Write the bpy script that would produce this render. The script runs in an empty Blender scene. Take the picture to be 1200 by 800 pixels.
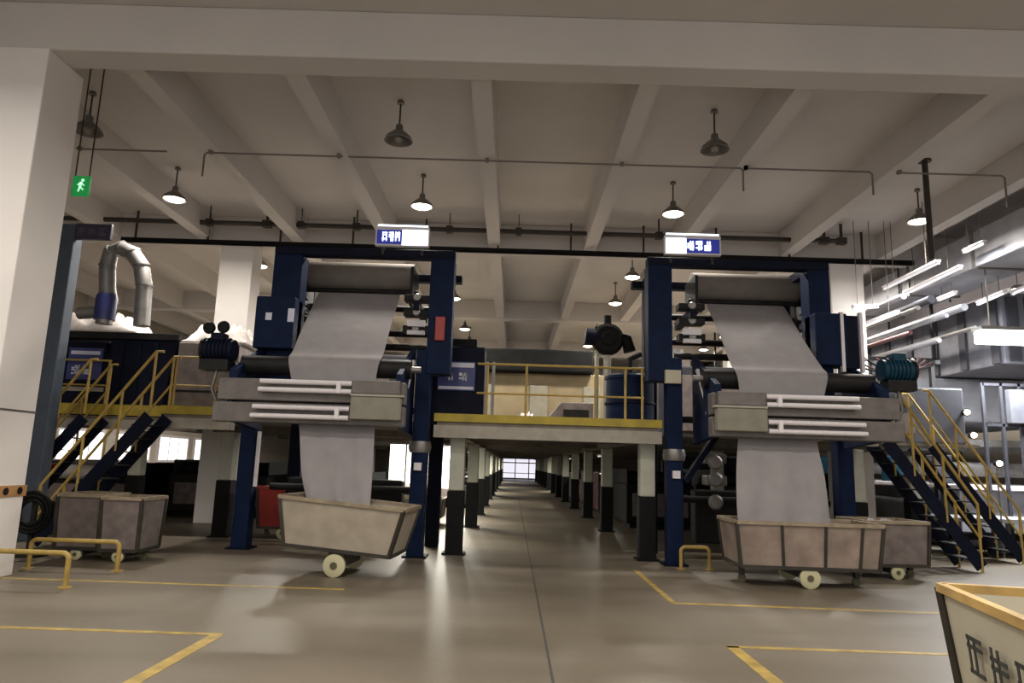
import bpy, bmesh, math, random
from mathutils import Vector, Matrix
random.seed(7)
sc = bpy.context.scene
COL = sc.collection
PI = math.pi
# ---------------------------------------------------------------- camera numbers
F, PITCH, ROLL, YAW, EYE = 830., math.radians(9.78), math.radians(1.8), math.radians(.3), 1.5
def ray(x, y):
    u, v = x-600, 400-y
    c, s = math.cos(ROLL), math.sin(ROLL)
    a, b = (u*c-v*s)/F, (u*s+v*c)/F
    cp, sp = math.cos(PITCH), math.sin(PITCH)
    Y, Z = cp-b*sp, sp+b*cp
    cy, sy = math.cos(YAW), math.sin(YAW)
    return a*cy-Y*sy, a*sy+Y*cy, Z
def at(x, y, Y):                 # the point seen at a pixel, at a known distance
    X, D, Z = ray(x, y); t = Y/D
    return Vector((X*t, Y, EYE+Z*t))
def on_x(x, y, X):               # the point seen at a pixel, on the plane of constant X
    A, D, Z = ray(x, y); t = X/A
    return Vector((X, D*t, EYE+Z*t))

# ---------------------------------------------------------------- materials
def mat(name, col, rough=.6, metal=0., var=.12, scale=6., emit=None, estr=0., bump=0., spec=.5):
    m = bpy.data.materials.new(name); m.use_nodes = True
    nt = m.node_tree; b = nt.nodes['Principled BSDF']
    b.inputs['Roughness'].default_value = rough
    b.inputs['Metallic'].default_value = metal
    b.inputs['Specular IOR Level'].default_value = spec
    tc = nt.nodes.new('ShaderNodeTexCoord'); nz = nt.nodes.new('ShaderNodeTexNoise')
    nz.inputs['Scale'].default_value = scale; nz.inputs['Detail'].default_value = 5
    nt.links.new(tc.outputs['Object'], nz.inputs['Vector'])
    cr = nt.nodes.new('ShaderNodeValToRGB')
    cr.color_ramp.elements[0].position = .3; cr.color_ramp.elements[1].position = .7
    cr.color_ramp.elements[0].color = tuple(c*(1-var) for c in col)+(1,)
    cr.color_ramp.elements[1].color = tuple(min(1, c*(1+var)) for c in col)+(1,)
    nt.links.new(nz.outputs['Fac'], cr.inputs['Fac']); nt.links.new(cr.outputs['Color'], b.inputs['Base Color'])
    if emit:
        b.inputs['Emission Color'].default_value = tuple(emit)+(1,); b.inputs['Emission Strength'].default_value = estr
    if bump:
        bp = nt.nodes.new('ShaderNodeBump'); bp.inputs['Strength'].default_value = bump; bp.inputs['Distance'].default_value = .02
        nt.links.new(nz.outputs['Fac'], bp.inputs['Height']); nt.links.new(bp.outputs['Normal'], b.inputs['Normal'])
    return m
M = dict(
    ceil=mat('painted_concrete', (.58, .545, .52), .85, var=.05, scale=.7),
    pillar=mat('pillar_paint', (.80, .76, .73), .75, var=.05, scale=1.2),
    wall=mat('wall_paint', (.42, .38, .32), .85, var=.08, scale=.6),
    blue=mat('machine_blue_paint', (.004, .011, .040), .6, var=.25, scale=4, spec=.12),
    navy=mat('navy_paint', (.004, .006, .017), .6, var=.25, scale=4, spec=.12),
    teal=mat('teal_motor_paint', (.006, .04, .07), .5, var=.2, spec=.2),
    dark=mat('dark_steel', (.012, .011, .011), .55, 0, var=.3, spec=.2),
    black=mat('black_paint', (.006, .006, .006), .6, var=.3, spec=.15),
    steel=mat('grey_steel', (.20, .19, .18), .4, .6, var=.2, scale=8),
    rack=mat('rack_grey', (.13, .115, .105), .5, .2, var=.2),
    beige=mat('beige_cover_paint', (.20, .185, .14), .55, var=.12),
    white=mat('white_enamel', (.72, .68, .70), .4, var=.05),
    rod=mat('white_bar', (.66, .62, .64), .35, var=.05, scale=20),
    cloth=mat('greige_cloth', (.27, .25, .255), .95, var=.07, scale=5, bump=.12),
    clothw=mat('wrapped_cloth', (.19, .17, .15), .95, var=.08, scale=5),
    sheet=mat('white_sheeting', (.55, .50, .47), .8, var=.2, scale=6, bump=.3),
    yellow=mat('yellow_rail_paint', (.37, .25, .06), .5, var=.2, scale=8),
    kick=mat('yellow_kick_plate', (.36, .27, .02), .55, var=.25, scale=3),
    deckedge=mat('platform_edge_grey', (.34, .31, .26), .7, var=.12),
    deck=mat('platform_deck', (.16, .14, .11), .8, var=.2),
    colw=mat('column_pale_paint', (.46, .46, .38), .6, var=.08),
    bin=mat('bin_panel_beige', (.33, .285, .22), .6, var=.12, scale=5),
    binr=mat('bin_panel_stained', (.24, .185, .15), .55, .1, var=.35, scale=3),
    binf=mat('bin_frame', (.035, .03, .022), .5, .3, var=.3),
    binrim=mat('bin_rim', (.27, .215, .145), .5, .2, var=.25, scale=8),
    wheel=mat('wheel_rubber_cream', (.47, .44, .27), .6, var=.1),
    hub=mat('wheel_hub', (.10, .09, .05), .5, .3, var=.2),
    brown=mat('brown_grey_panel', (.17, .14, .13), .6, .2, var=.25),
    red=mat('red_plastic', (.30, .02, .012), .45, var=.2),
    maroon=mat('maroon_paint', (.06, .012, .012), .5, var=.3),
    duct=mat('galvanised_duct', (.26, .25, .24), .4, .5, var=.2, scale=5),
    hood=mat('hood_grey', (.36, .36, .39), .5, .2, var=.2, scale=2),
    hoodd=mat('hood_dark', (.04, .04, .05), .6, .2, var=.3, scale=2),
    pipe=mat('dark_pipe', (.035, .026, .02), .55, .2, var=.3),
    conduit=mat('grey_conduit', (.17, .15, .13), .6, .2, var=.1),
    wood=mat('rim_wood', (.48, .31, .10), .6, var=.3, scale=4),
    cream=mat('cream_panel', (.47, .43, .33), .6, var=.08, scale=3),
    ink=mat('faded_ink', (.04, .04, .04), .7, var=.2),
    lamp=mat('lamp_glow', (1, .95, .85), .5, emit=(1, .90, .74), estr=14, var=0),
    lampoff=mat('lamp_glass_unlit', (.25, .23, .2), .3, var=.1),
    shade=mat('lamp_shade_metal', (.16, .145, .13), .4, .4, var=.1),
    tube=mat('tube_glow', (1, 1, 1), .5, emit=(.95, .95, 1), estr=.6, var=0),
    floodglow=mat('bright_panel_glow', (1, 1, 1), .5, emit=(.93, .97, 1), estr=12, var=0),
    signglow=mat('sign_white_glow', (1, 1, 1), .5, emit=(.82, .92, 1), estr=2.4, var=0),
    signblue=mat('sign_blue_glow', (.02, .03, .25), .5, emit=(.02, .03, .28), estr=.5, var=0),
    signplate=mat('sign_plate_blue', (.03, .04, .17), .45, var=.15),
    signtext=mat('sign_text_white', (.62, .62, .75), .5, var=.05),
    signdull=mat('sign_plate_dull', (.028, .022, .05), .5, var=.15),
    exitg=mat('exit_green_glow', (.01, .2, .04), .5, emit=(.01, .22, .05), estr=.7, var=0),
    exitw=mat('exit_pictogram_glow', (.7, 1, .8), .5, emit=(.45, 1, .6), estr=.9, var=0),
    day=mat('daylight_glass', (.9, .9, .95), .4, emit=(.86, .84, .94), estr=1.0, var=0),
    screen=mat('lit_screen_glow', (1, 1, .95), .5, emit=(1, .97, .90), estr=2.2, var=0),
    line=mat('floor_line_paint', (.36, .25, .06), .5, var=.3, scale=7),
    joint=mat('joint_filler', (.055, .05, .045), .7, var=.2),
    orange=mat('orange_band', (.42, .22, .08), .6, var=.15),
)
M['vent'] = mat('vent_bank_grey', (.13, .13, .15), .6, var=.25, scale=3)
M['stenter'] = mat('tan_oven_panel', (.20, .155, .085), .6, var=.2, scale=2)
def floor_mat():
    m = bpy.data.materials.new('polished_concrete'); m.use_nodes = True
    nt = m.node_tree; b = nt.nodes['Principled BSDF']; L = nt.links.new
    tc = nt.nodes.new('ShaderNodeTexCoord')
    mp = nt.nodes.new('ShaderNodeMapping'); mp.inputs['Scale'].default_value = (.35, 1.2, 1)
    n1 = nt.nodes.new('ShaderNodeTexNoise'); n1.inputs['Scale'].default_value = 1.1; n1.inputs['Detail'].default_value = 8
    n2 = nt.nodes.new('ShaderNodeTexNoise'); n2.inputs['Scale'].default_value = 14; n2.inputs['Detail'].default_value = 6
    L(tc.outputs['Object'], mp.inputs['Vector']); L(mp.outputs['Vector'], n1.inputs['Vector']); L(tc.outputs['Object'], n2.inputs['Vector'])
    mx = nt.nodes.new('ShaderNodeMath'); mx.operation = 'MULTIPLY_ADD'; mx.inputs[1].default_value = .25
    L(n2.outputs['Fac'], mx.inputs[0]); L(n1.outputs['Fac'], mx.inputs[2])
    cr = nt.nodes.new('ShaderNodeValToRGB')
    cr.color_ramp.elements[0].position = .42; cr.color_ramp.elements[0].color = (.120, .098, .070, 1)
    cr.color_ramp.elements[1].position = .85; cr.color_ramp.elements[1].color = (.175, .146, .110, 1)
    L(mx.outputs[0], cr.inputs['Fac']); L(cr.outputs['Color'], b.inputs['Base Color'])
    rr = nt.nodes.new('ShaderNodeMapRange'); rr.inputs[3].default_value = .38; rr.inputs[4].default_value = .52
    L(n1.outputs['Fac'], rr.inputs[0]); L(rr.outputs[0], b.inputs['Roughness'])
    return m
M['floor'] = floor_mat()

# ---------------------------------------------------------------- mesh builder
def wloc(o):
    v = Vector((0, 0, 0))
    while o: v += o.location; o = o.parent
    return v
class MB:
    def __init__(s): s.bm = bmesh.new()
    def box(s, x0, x1, y0, y1, z0, z1):
        v = [s.bm.verts.new(p) for p in ((x0,y0,z0),(x1,y0,z0),(x1,y1,z0),(x0,y1,z0),(x0,y0,z1),(x1,y0,z1),(x1,y1,z1),(x0,y1,z1))]
        for f in ((3,2,1,0),(4,5,6,7),(0,1,5,4),(1,2,6,5),(2,3,7,6),(3,0,4,7)): s.bm.faces.new([v[i] for i in f])
        return s
    def hexa(s, b4, t4):         # eight corners: bottom ring, top ring (both counter-clockwise from above)
        v = [s.bm.verts.new(p) for p in list(b4)+list(t4)]
        for f in ((3,2,1,0),(4,5,6,7),(0,1,5,4),(1,2,6,5),(2,3,7,6),(3,0,4,7)): s.bm.faces.new([v[i] for i in f])
        return s
    def bar(s, p, q, w, h=None, up=(0, 0, 1)):
        p, q = Vector(p), Vector(q); h = h or w; d = (q-p).normalized()
        up = Vector(up)
        if abs(d.dot(up)) > .98: up = Vector((0, 1, 0))
        a = d.cross(up).normalized(); b = a.cross(d).normalized()
        c = [(-.5, -.5), (.5, -.5), (.5, .5), (-.5, .5)]
        r0 = [s.bm.verts.new(p+a*w*i+b*h*j) for i, j in c]; r1 = [s.bm.verts.new(q+a*w*i+b*h*j) for i, j in c]
        s.bm.faces.new(r0[::-1]); s.bm.faces.new(r1)
        for i in range(4): s.bm.faces.new((r0[i], r0[(i+1)%4], r1[(i+1)%4], r1[i]))
        return s
    def tube(s, pts, r, n=10, r2=None):
        pts = [Vector(p) for p in pts]; rings = []; k = len(pts)
        for i, p in enumerate(pts):
            d = (pts[min(i+1, k-1)]-pts[max(i-1, 0)]).normalized()
            u = Vector((0, 0, 1)) if abs(d.z) < .9 else Vector((0, 1, 0))
            if i == 0: a = d.cross(u).normalized()
            else: a = (a-d*a.dot(d)).normalized()
            b = d.cross(a)
            rr = r if r2 is None else r+(r2-r)*i/(k-1)
            rings.append([s.bm.verts.new(p+(a*math.cos(t)+b*math.sin(t))*rr) for t in (2*PI*j/n for j in range(n))])
        for A, B in zip(rings, rings[1:]):
            for j in range(n): s.bm.faces.new((A[j], A[(j+1)%n], B[(j+1)%n], B[j]))
        s.bm.faces.new(rings[0][::-1]); s.bm.faces.new(rings[-1])
        return s
    def lathe(s, c, prof, n=20, axis='z'):   # prof: (radius, height)
        c = Vector(c); rings = []
        for r, h in prof:
            ring = []
            for j in range(n):
                t = 2*PI*j/n; x, y = r*math.cos(t), r*math.sin(t)
                o = {'z': (x, y, h), 'x': (h, x, y), 'y': (y, h, x)}[axis]
                ring.append(s.bm.verts.new(c+Vector(o)))
            rings.append(ring)
        for A, B in zip(rings, rings[1:]):
            for j in range(n): s.bm.faces.new((A[j], A[(j+1)%n], B[(j+1)%n], B[j]))
        if prof[0][0] > 1e-4: s.bm.faces.new(rings[0][::-1])
        if prof[-1][0] > 1e-4: s.bm.faces.new(rings[-1])
        return s
    def build(s, name, m, parent=None, bevel=0., smooth=False, solid=0., loc=None):
        bmesh.ops.recalc_face_normals(s.bm, faces=s.bm.faces[:])
        off = wloc(parent) if parent else Vector((0, 0, 0))
        if loc is not None: off = off+Vector(loc)
        for v in s.bm.verts: v.co -= off
        me = bpy.data.meshes.new(name); s.bm.to_mesh(me); s.bm.free()
        me.materials.append(M[m] if isinstance(m, str) else m)
        o = bpy.data.objects.new(name, me); COL.objects.link(o)
        if parent: o.parent = parent
        if loc is not None: o.location = loc
        if smooth:
            for p in me.polygons: p.use_smooth = True
            if smooth == 'auto':
                me.set_sharp_from_angle(angle=math.radians(35))
        if solid:
            k = o.modifiers.new('thickness', 'SOLIDIFY'); k.thickness = solid
        if bevel:
            k = o.modifiers.new('bevel', 'BEVEL'); k.width = bevel; k.segments = 2; k.limit_method = 'ANGLE'
        return o
def tag(o, label, cat, group=None, kind=None):
    o['label'] = label; o['category'] = cat
    if group: o['group'] = group
    if kind: o['kind'] = kind
    return o
def thing(name, loc, label, cat, group=None, kind=None, rz=0):
    o = bpy.data.objects.new(name, None); COL.objects.link(o); o.empty_display_size = .2
    o.location = loc; o.rotation_euler.z = rz
    return tag(o, label, cat, group, kind)
def copy_tree(o, parent=None):
    c = o.copy(); COL.objects.link(c)
    if parent: c.parent = parent
    for ch in list(o.children): copy_tree(ch, c)
    return c
def struct(mb, name, m, label, cat, **k):
    return tag(mb.build(name, m, **k), label, cat, kind='structure')
ORD = ['first', 'second', 'third', 'fourth', 'fifth', 'sixth', 'seventh', 'eighth', 'ninth', 'tenth', 'eleventh', 'twelfth', 'thirteenth']
def strokes(mb, x, z, w, h, y, seed, th=.012, t=.1, axis='x'):   # blocky brush marks of one illegible character
    R = random.Random(seed); t *= w
    hz = sorted(R.sample([0, .25, .5, .75, 1], 3)); vt = sorted(R.sample([0.12, .5, .88], 2))
    z += .0
    def add(x0, x1, z0, z1):
        if axis == 'x': mb.box(x0, x1, y-th, y, z0, z1)
        else: mb.box(y-th, y, x0, x1, z0, z1)
    for f in hz: add(x, x+w, z+f*(h-t), z+f*(h-t)+t)
    for f in vt: add(x+f*w-t/2, x+f*w+t/2, z+.1*h*R.random(), z+h)
    return mb

# ================================================================= THE HALL
SLAB, BEAM = 7.1, 6.45
XL, XR, YB, YF = -15., 19., -6., 72.
struct(MB().box(XL, XR, YB, YF, -.2, 0), 'floor', 'floor', 'worn polished concrete floor of the factory hall', 'floor')
struct(MB().box(XL, XR, YB, YF, SLAB, SLAB+.25), 'ceiling', 'ceil', 'greyish concrete ceiling slab above the hall', 'ceiling')
BY = [0.8, 8.6, 16.6, 24.6, 32.6, 40.6, 48.6, 56.6, 64.6]
for i, y in enumerate(BY):
    struct(MB().box(XL, XR, y-.45, y, BEAM, SLAB), 'ceiling_beam', 'ceil',
           ['painted beam crossing the hall behind the viewer', 'wide painted ceiling beam crossing above the near left pillar',
            'ceiling beam crossing above the two machines behind the suspended pipe'][i] if i < 3 else '%s painted ceiling beam beyond the two machines' % ORD[i-3], 'beam', bevel=.02)
RIBS = (-13.9, -11.8, -9.6, -7.4, -5.2, -3.05, -.57, 1.68, 3.75, 6.3, 8.6, 10.9, 13.2, 15.5)
for i, x in enumerate(RIBS):
    d = MB()
    for a, b in zip(BY[1:], BY[2:]): d.box(x-.14, x+.14, a, b-.45, BEAM+.06, SLAB)
    struct(d, 'ceiling_rib', 'ceil', '%s ceiling rib from the left running away between the cross beams' % (ORD[i] if i < 13 else 'last'), 'beam')
struct(MB().box(XL-.2, XL, YB, YF, 0, SLAB), 'wall_left', 'wall', 'side wall beyond the left machine line', 'wall')
struct(MB().box(XR, XR+.2, YB, YF, 0, SLAB), 'wall_right', 'wall', 'side wall beyond the right machine line', 'wall')
struct(MB().box(XL, -1.05, YF, YF+.2, 0, SLAB).box(3.0, XR, YF, YF+.2, 0, SLAB).box(-1.05, 3.0, YF, YF+.2, 2.75, SLAB),
       'wall_back', 'wall', 'end wall around the bright doorway at the far end', 'wall')
# the bright far doorway
d = thing('door_1', (1, YF, 0), 'bright daylight doorway at the far end of the aisle', 'door', kind='structure')
MB().box(-1.05, 3.0, YF+.1, YF+.14, 0, 2.75).build('pane', 'day', d)
f = MB()
for x in (-1.05, .3, 1.65, 2.9): f.box(x, x+.1, YF, YF+.1, 0, 2.75)
f.box(-1.05, 3.0, YF, YF+.1, .0, .12).box(-1.05, 3, YF, YF+.1, 1.55, 1.66).box(-1.05, 3, YF, YF+.1, .55, .62); f.build('door_frame', 'sheet', d)
# low windows in the left wall
for i in range(5):
    y = 23.5+i*3.4
    w = thing('window_%d' % (i+1), (XL, y, 1.1), '%s bright low window in the side wall beneath the left platform' % ORD[i], 'window', kind='structure')
    MB().box(XL+.0, XL+.03, y, y+2.6, 1.2, 2.15).build('pane', 'screen', w)
    q = MB().box(XL, XL+.08, y-.08, y, 1.1, 2.25).box(XL, XL+.08, y+2.6, y+2.68, 1.1, 2.25).box(XL, XL+.08, y, y+2.6, 1.1, 1.2).box(XL, XL+.08, y, y+2.6, 2.15, 2.25)
    for k in (1, 2): q.box(XL, XL+.07, y+k*.87-.03, y+k*.87+.03, 1.2, 2.15)
    q.build('window_frame', 'white', w)
# pillars
def pillar(x0, x1, y0, y1, label, band=False):
    p = struct(MB().box(x0, x1, y0, y1, 0, BEAM), 'pillar', 'pillar', label, 'pillar', bevel=.015)
    return p
pillar(-6.69, -5.95, 8.12, 8.85, 'large pale square pillar at the left edge beside the yellow guard rails')
pillar(-6.97, -6.2, 16.0, 16.6, 'white square pillar behind the left machine')
pillar(7.28, 8.05, 16.0, 16.6, 'white square pillar behind the right machine')
for y in (24.6, 32.6, 40.6):
    for x, w in ((-6.97, 'left'), (7.28, 'right')):
        pillar(x, x+.75, y-.5, y, 'square pillar in the %s pillar row under the %s beam beyond the machines' % (w, ORD[BY.index(y)-3]))
# bands and stains on the near pillar
t = thing('pillar_band', (-6.32, 8.1, .9), 'orange band with round black spots around the large pale pillar', 'trim', kind='structure')
MB().box(-6.705, -5.935, 8.105, 8.865, .93, 1.06).build('band', 'orange', t)
for x in (-6.58, -6.38, -6.18, -6.02): MB().lathe((x, 8.103, .995), [(0, -.004), (.045, -.004), (.045, 0), (0, 0)], 14, 'y').build('spot', 'black', t)
for y in (8.25, 8.5, 8.74): MB().lathe((-5.933, y, .995), [(0, 0), (.045, 0), (.045, .004), (0, .004)], 14, 'x').build('spot', 'black', t)
struct(MB().box(-6.695, -5.945, 8.115, 8.855, 1.93, 1.955), 'trim_1', 'steel', 'thin dark joint line around the large pale pillar', 'trim')
# floor lines
def fline(p, q, w, label):
    p, q = Vector(p), Vector(q); d = (q-p).normalized(); n = Vector((-d.y, d.x, 0))*w/2
    b = MB(); b.hexa([p-n, q-n, q+n, p+n], [v+Vector((0, 0, .003)) for v in (p-n, q-n, q+n, p+n)])
    struct(b, 'floor_marking', 'line', label, 'floor marking')
fline((-9, 6.33, 0), (-2.4, 6.33, 0), .07, 'yellow floor line crossing at the near left, meeting a diagonal looking corner')
fline((-2.44, 6.3, 0), (-2.5, 2.5, 0), .11, 'yellow floor line running towards the viewer at the left')
fline((-9, 8.66, 0), (-1.9, 8.6, 0), .07, 'faint yellow floor line in front of the left bin')
fline((1.86, 8.42, 0), (8.5, 8.2, 0), .08, 'yellow floor line crossing in front of the right bin')
fline((1.88, 8.42, 0), (1.88, 10.9, 0), .07, 'short worn yellow floor line running back towards the low rail by the right machine')
fline((1.9, 6.48, 0), (8, 6.42, 0), .07, 'nearer yellow floor line crossing at the right')
fline((1.95, 6.5, 0), (1.98, 2.5, 0), .11, 'yellow floor line running towards the viewer at the right')
struct(MB().box(.325, .345, -4, 40, 0, .002), 'floor_joint', 'joint', 'dark joint line along the middle of the aisle floor', 'floor joint')
struct(MB().box(XL, XR, 4.3, 4.32, 0, .002), 'floor_joint', 'joint', 'dark joint line crossing the floor near the viewer', 'floor joint')

# ================================================================= PENDANT LAMPS
def make_lamp(on):
    r = thing('pendant_lamp', (0, 0, 0), '', 'lamp')
    MB().lathe((0, 0, .0), [(.0, .56), (.045, .56), (.06, .51), (.02, .5)], 14).build('ceiling_rose', 'shade', r, smooth='auto')
    MB().tube([(0, 0, .12), (0, 0, .52)], .014, 8).build('stem', 'pipe', r)
    MB().lathe((0, 0, 0), [(.035, .16), (.055, .14), (.06, .06), (.10, .03), (.20, -.06), (.225, -.12), (.21, -.12), (.185, -.06), (.08, .02), (0, .02)], 24).build('reflector', 'shade', r, smooth='auto')
    if on: MB().lathe((0, 0, -.09), [(0, .05), (.12, .045), (.185, .0), (.17, -.035), (.10, -.06), (0, -.07)], 22).build('bulb', 'lamp', r, smooth=True)
    else: MB().lathe((0, 0, -.03), [(0, .05), (.05, .03), (.07, -.04), (.05, -.10), (0, -.12)], 16).build('bulb', 'lampoff', r, smooth=True)
    return r
GX = (-6.82, -1.93, 3.02, 7.85)
pl, po = make_lamp(True), make_lamp(False)
used = {}
def lamp(x, y, on, label):
    src = pl if on else po
    o = src if on not in used else copy_tree(src); used[on] = 1
    o.location = (x, y, 6.54); o['label'] = label; o['group'] = 'pendant lamps under the ceiling'
    if on:
        l = bpy.data.lights.new('lamp_light', 'AREA'); l.shape = 'DISK'; l.size = .42; l.energy = (105 if y < 10 else 190 if y < 16 else 300); l.color = (1, .935, .84); l.spread = math.radians(165)
        lo = bpy.data.objects.new('lamp_light', l); COL.objects.link(lo); lo.location = (x, y, 6.37)
POS = ('leftmost', 'second from the left', 'third from the left', 'rightmost')
for i, x in enumerate(GX[:3]): lamp(x, 10.4, False, 'unlit pendant lamp in the nearest row, %s' % ('leftmost of three', 'middle of three', 'rightmost of three')[i])
for i, x in enumerate(GX): lamp(x, 13.3, True, 'lit pendant lamp in the row before the suspended pipe, %s of four' % POS[i])
for k, y in enumerate((18.1, 21.2, 26.2, 29.2)):
    for i, x in enumerate(GX+(13.2,)): lamp(x, y, True, ('lit pendant lamp in the %s row beyond the machines, added as fill right of the air duct' % ORD[k]) if i == 4 else 'lit pendant lamp in the %s row beyond the machines, %s of four' % (ORD[k], POS[i]))  # the column past the air duct is added to brighten the right side
# rows added over the viewer and behind, outside the frame, to light the foreground
for y in (-3., 2.5, 5.2):
    for x in GX: lamp(x, y, True, 'added unseen pendant lamp over the open floor, %s row, %s' % ({-3.: 'back', 2.5: 'middle', 5.2: 'front'}[y], POS[GX.index(x)]))

# ================================================================= PIPES UNDER THE CEILING
PY, PZ = 15.45, 6.70
t = thing('suspended_pipe', (0, PY, PZ), 'long dark pipe hung across the hall in front of the far ceiling beam', 'pipe')
MB().tube([(-13, PY, PZ), (7.2, PY, PZ)], .055, 12).build('pipe_run', 'pipe', t, smooth='auto')
for px_, w in ((313, .05), (353, .02), (418, .03), (527, .022), (702, .05), (772, .03), (943, .03), (965, .05), (985, .05), (245, .02), (608, .02)):
    X = at(px_, 265, PY).x
    b = MB().bar((X, PY, PZ-.09), (X, PY, SLAB), w, w)
    b.box(X-.05-w, X+.05+w, PY-.075, PY+.075, PZ-.075, PZ+.075); b.build('hanger', 'pipe', t)
t = thing('cable_tray', (0, 16.05, 6.35), 'black cable tray running across beneath the far ceiling beam', 'cable tray')
MB().box(-9.3, 9.2, 15.9, 15.93, 6.33, 6.44).box(-9.3, 9.2, 15.96, 15.985, 6.33, 6.44).box(-9.3, 9.2, 15.9, 15.985, 6.33, 6.345).build('tray', 'black', t)
for k in range(11): MB().box(-9+1.7*k, -8.96+1.7*k, 15.92, 15.96, 6.43, SLAB).build('hanger', 'pipe', t)
def conduit(x0, x1, y0, y1, z, dl, dr, label):
    t = thing('conduit', ((x0+x1)/2, (y0+y1)/2, z), label, 'conduit', 'ceiling conduits')
    pts = []
    if dl: pts += [(x0, y0, z-dl), (x0, y0, z-.04)]
    pts += [(x0+.04, y0, z), (x1-.04, y1, z)]
    if dr: pts += [(x1, y1, z-.04), (x1, y1, z-dr)]
    MB().tube(pts, .016, 8).build('pipe_run', 'conduit', t)
    for X in RIBS:
        if x0-.05 <= X <= x1+.05: MB().box(X-.03, X+.03, y0-.03, y0+.03, z-.022, BEAM+.06).build('hanger_clip', 'conduit', t)
CY, CZ = 11.15, 6.47
conduit(-7.5, -5.9, CY, CY, CZ, .0, .0, 'thin ceiling conduit at the left above the green exit sign')
conduit(-5.3, -2.95, CY, CY, CZ, .42, .0, 'thin ceiling conduit between the left ceiling ribs with a drop at its left end')
conduit(-2.93, 3.70, CY, CY, CZ, .0, .40, 'longest thin ceiling conduit crossing above the middle aisle')
conduit(3.76, 5.85, CY, CY, CZ, .0, .40, 'thin ceiling conduit above the right machine with a drop at its right end')
conduit(6.25, 8.05, CY, CY, CZ, .0, .55, 'short thin ceiling conduit at the right beside the dark drop pipe')
t = thing('drop_pipe', (7.25, 12, 5.2), 'thick dark vertical pipe dropping from the ceiling at the right', 'pipe')
MB().tube([(7.25, 12, 5.25), (7.25, 12, SLAB)], .05, 12).build('pipe_run', 'pipe', t, smooth='auto')
MB().lathe((7.25, 12, SLAB), [(.11, -.03), (.11, 0)], 14).build('ceiling_flange', 'pipe', t)
# green exit sign
t = thing('exit_sign', (-6.25, 9.6, 5.0), 'small glowing green exit sign hanging beside the large pale pillar', 'sign')
c = at(95, 218, 9.6)
MB().box(c.x-.12, c.x+.12, 9.58, 9.63, c.z-.15, c.z+.15).build('sign_box', 'exitg', t, bevel=.01)
g = MB(); cx, cz = c.x+.01, c.z
g.lathe((cx+.02, 9.575, cz+.08), [(0, -.004), (.022, -.004), (.022, .004), (0, .004)], 10, 'y')
g.bar((cx, 9.575, cz+.055), (cx-.01, 9.575, cz-.02), .035, .006, (0, 1, 0)).bar((cx-.01, 9.575, cz-.02), (cx+.04, 9.575, cz-.06), .02, .006, (0, 1, 0)).bar((cx-.01, 9.575, cz-.02), (cx-.03, 9.575, cz-.09), .02, .006, (0, 1, 0)).bar((cx, 9.575, cz+.04), (cx-.05, 9.575, cz+.01), .015, .006, (0, 1, 0)).bar((cx, 9.575, cz+.04), (cx+.05, 9.575, cz+.0), .015, .006, (0, 1, 0))
g.build('running_figure', 'exitw', t)
for dx in (-.1, .1): MB().bar((c.x+dx, 9.6, c.z+.14), (c.x+dx, 9.6, SLAB), .014).build('hanger', 'pipe', t)

# ================================================================= MEZZANINE
DZ = 2.15                       # deck height
mz = thing('mezzanine_platform', (0, 12, 0), 'raised factory platform with a yellow edge spanning the aisle between the machines', 'platform')
d = MB()
d.box(-1.25, 2.38, 11.7, 13.4, DZ-.06, DZ).box(-5.95, -4.75, 12.0, 13.4, DZ-.06, DZ).box(5.7, 6.08, 11.9, 13.4, DZ-.06, DZ)
for x0, x1, y0 in ((-9.2, -7.0, 13.4), (-6.17, 7.25, 13.4), (8.08, 9.2, 14.1)): d.box(x0, x1, y0, YF-1, DZ-.06, DZ)
cuts = [13.4, 15.98] + [v for y in (16.62, 24.08, 24.62, 32.08, 32.62, 40.08, 40.62, YF-1) for v in (y,)]
for a, c in zip(cuts[::2], cuts[1::2]): d.box(-7.0, -6.17, a, c, DZ-.06, DZ).box(7.25, 8.08, max(a, 14.1), c, DZ-.06, DZ)
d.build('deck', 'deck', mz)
for X in (-.92, 2.27): MB().box(X-.07, X+.07, 12.0, YF-1.2, DZ-.22, DZ-.06).build('girder', 'deck', mz)
MB().box(-1.3, 2.44, 11.66, 11.7, DZ-.0, DZ+.13).build('kick_plate', 'kick', mz)
MB().box(-5.95, -4.75, 11.96, 12.0, DZ, DZ+.14).build('kick_plate', 'kick', mz)
MB().box(-9.2, -5.97, 13.36, 13.4, DZ+.02, DZ+.22).build('kick_plate', 'kick', mz)
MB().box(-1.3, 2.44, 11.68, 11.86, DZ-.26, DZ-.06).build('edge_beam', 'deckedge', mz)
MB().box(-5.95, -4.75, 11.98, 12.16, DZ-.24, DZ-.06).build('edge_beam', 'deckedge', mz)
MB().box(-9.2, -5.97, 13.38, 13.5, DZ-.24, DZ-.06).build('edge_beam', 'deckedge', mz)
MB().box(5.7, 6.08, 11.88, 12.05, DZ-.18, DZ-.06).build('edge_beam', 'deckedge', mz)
for k in range(14):
    for x0, x1 in ((-6.1, -.99), (-.85, 2.2), (2.34, 7.2)): MB().box(x0, x1, 14.5+4.1*k, 14.64+4.1*k, DZ-.2, DZ-.06).build('floor_joist', 'deck', mz)
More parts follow.
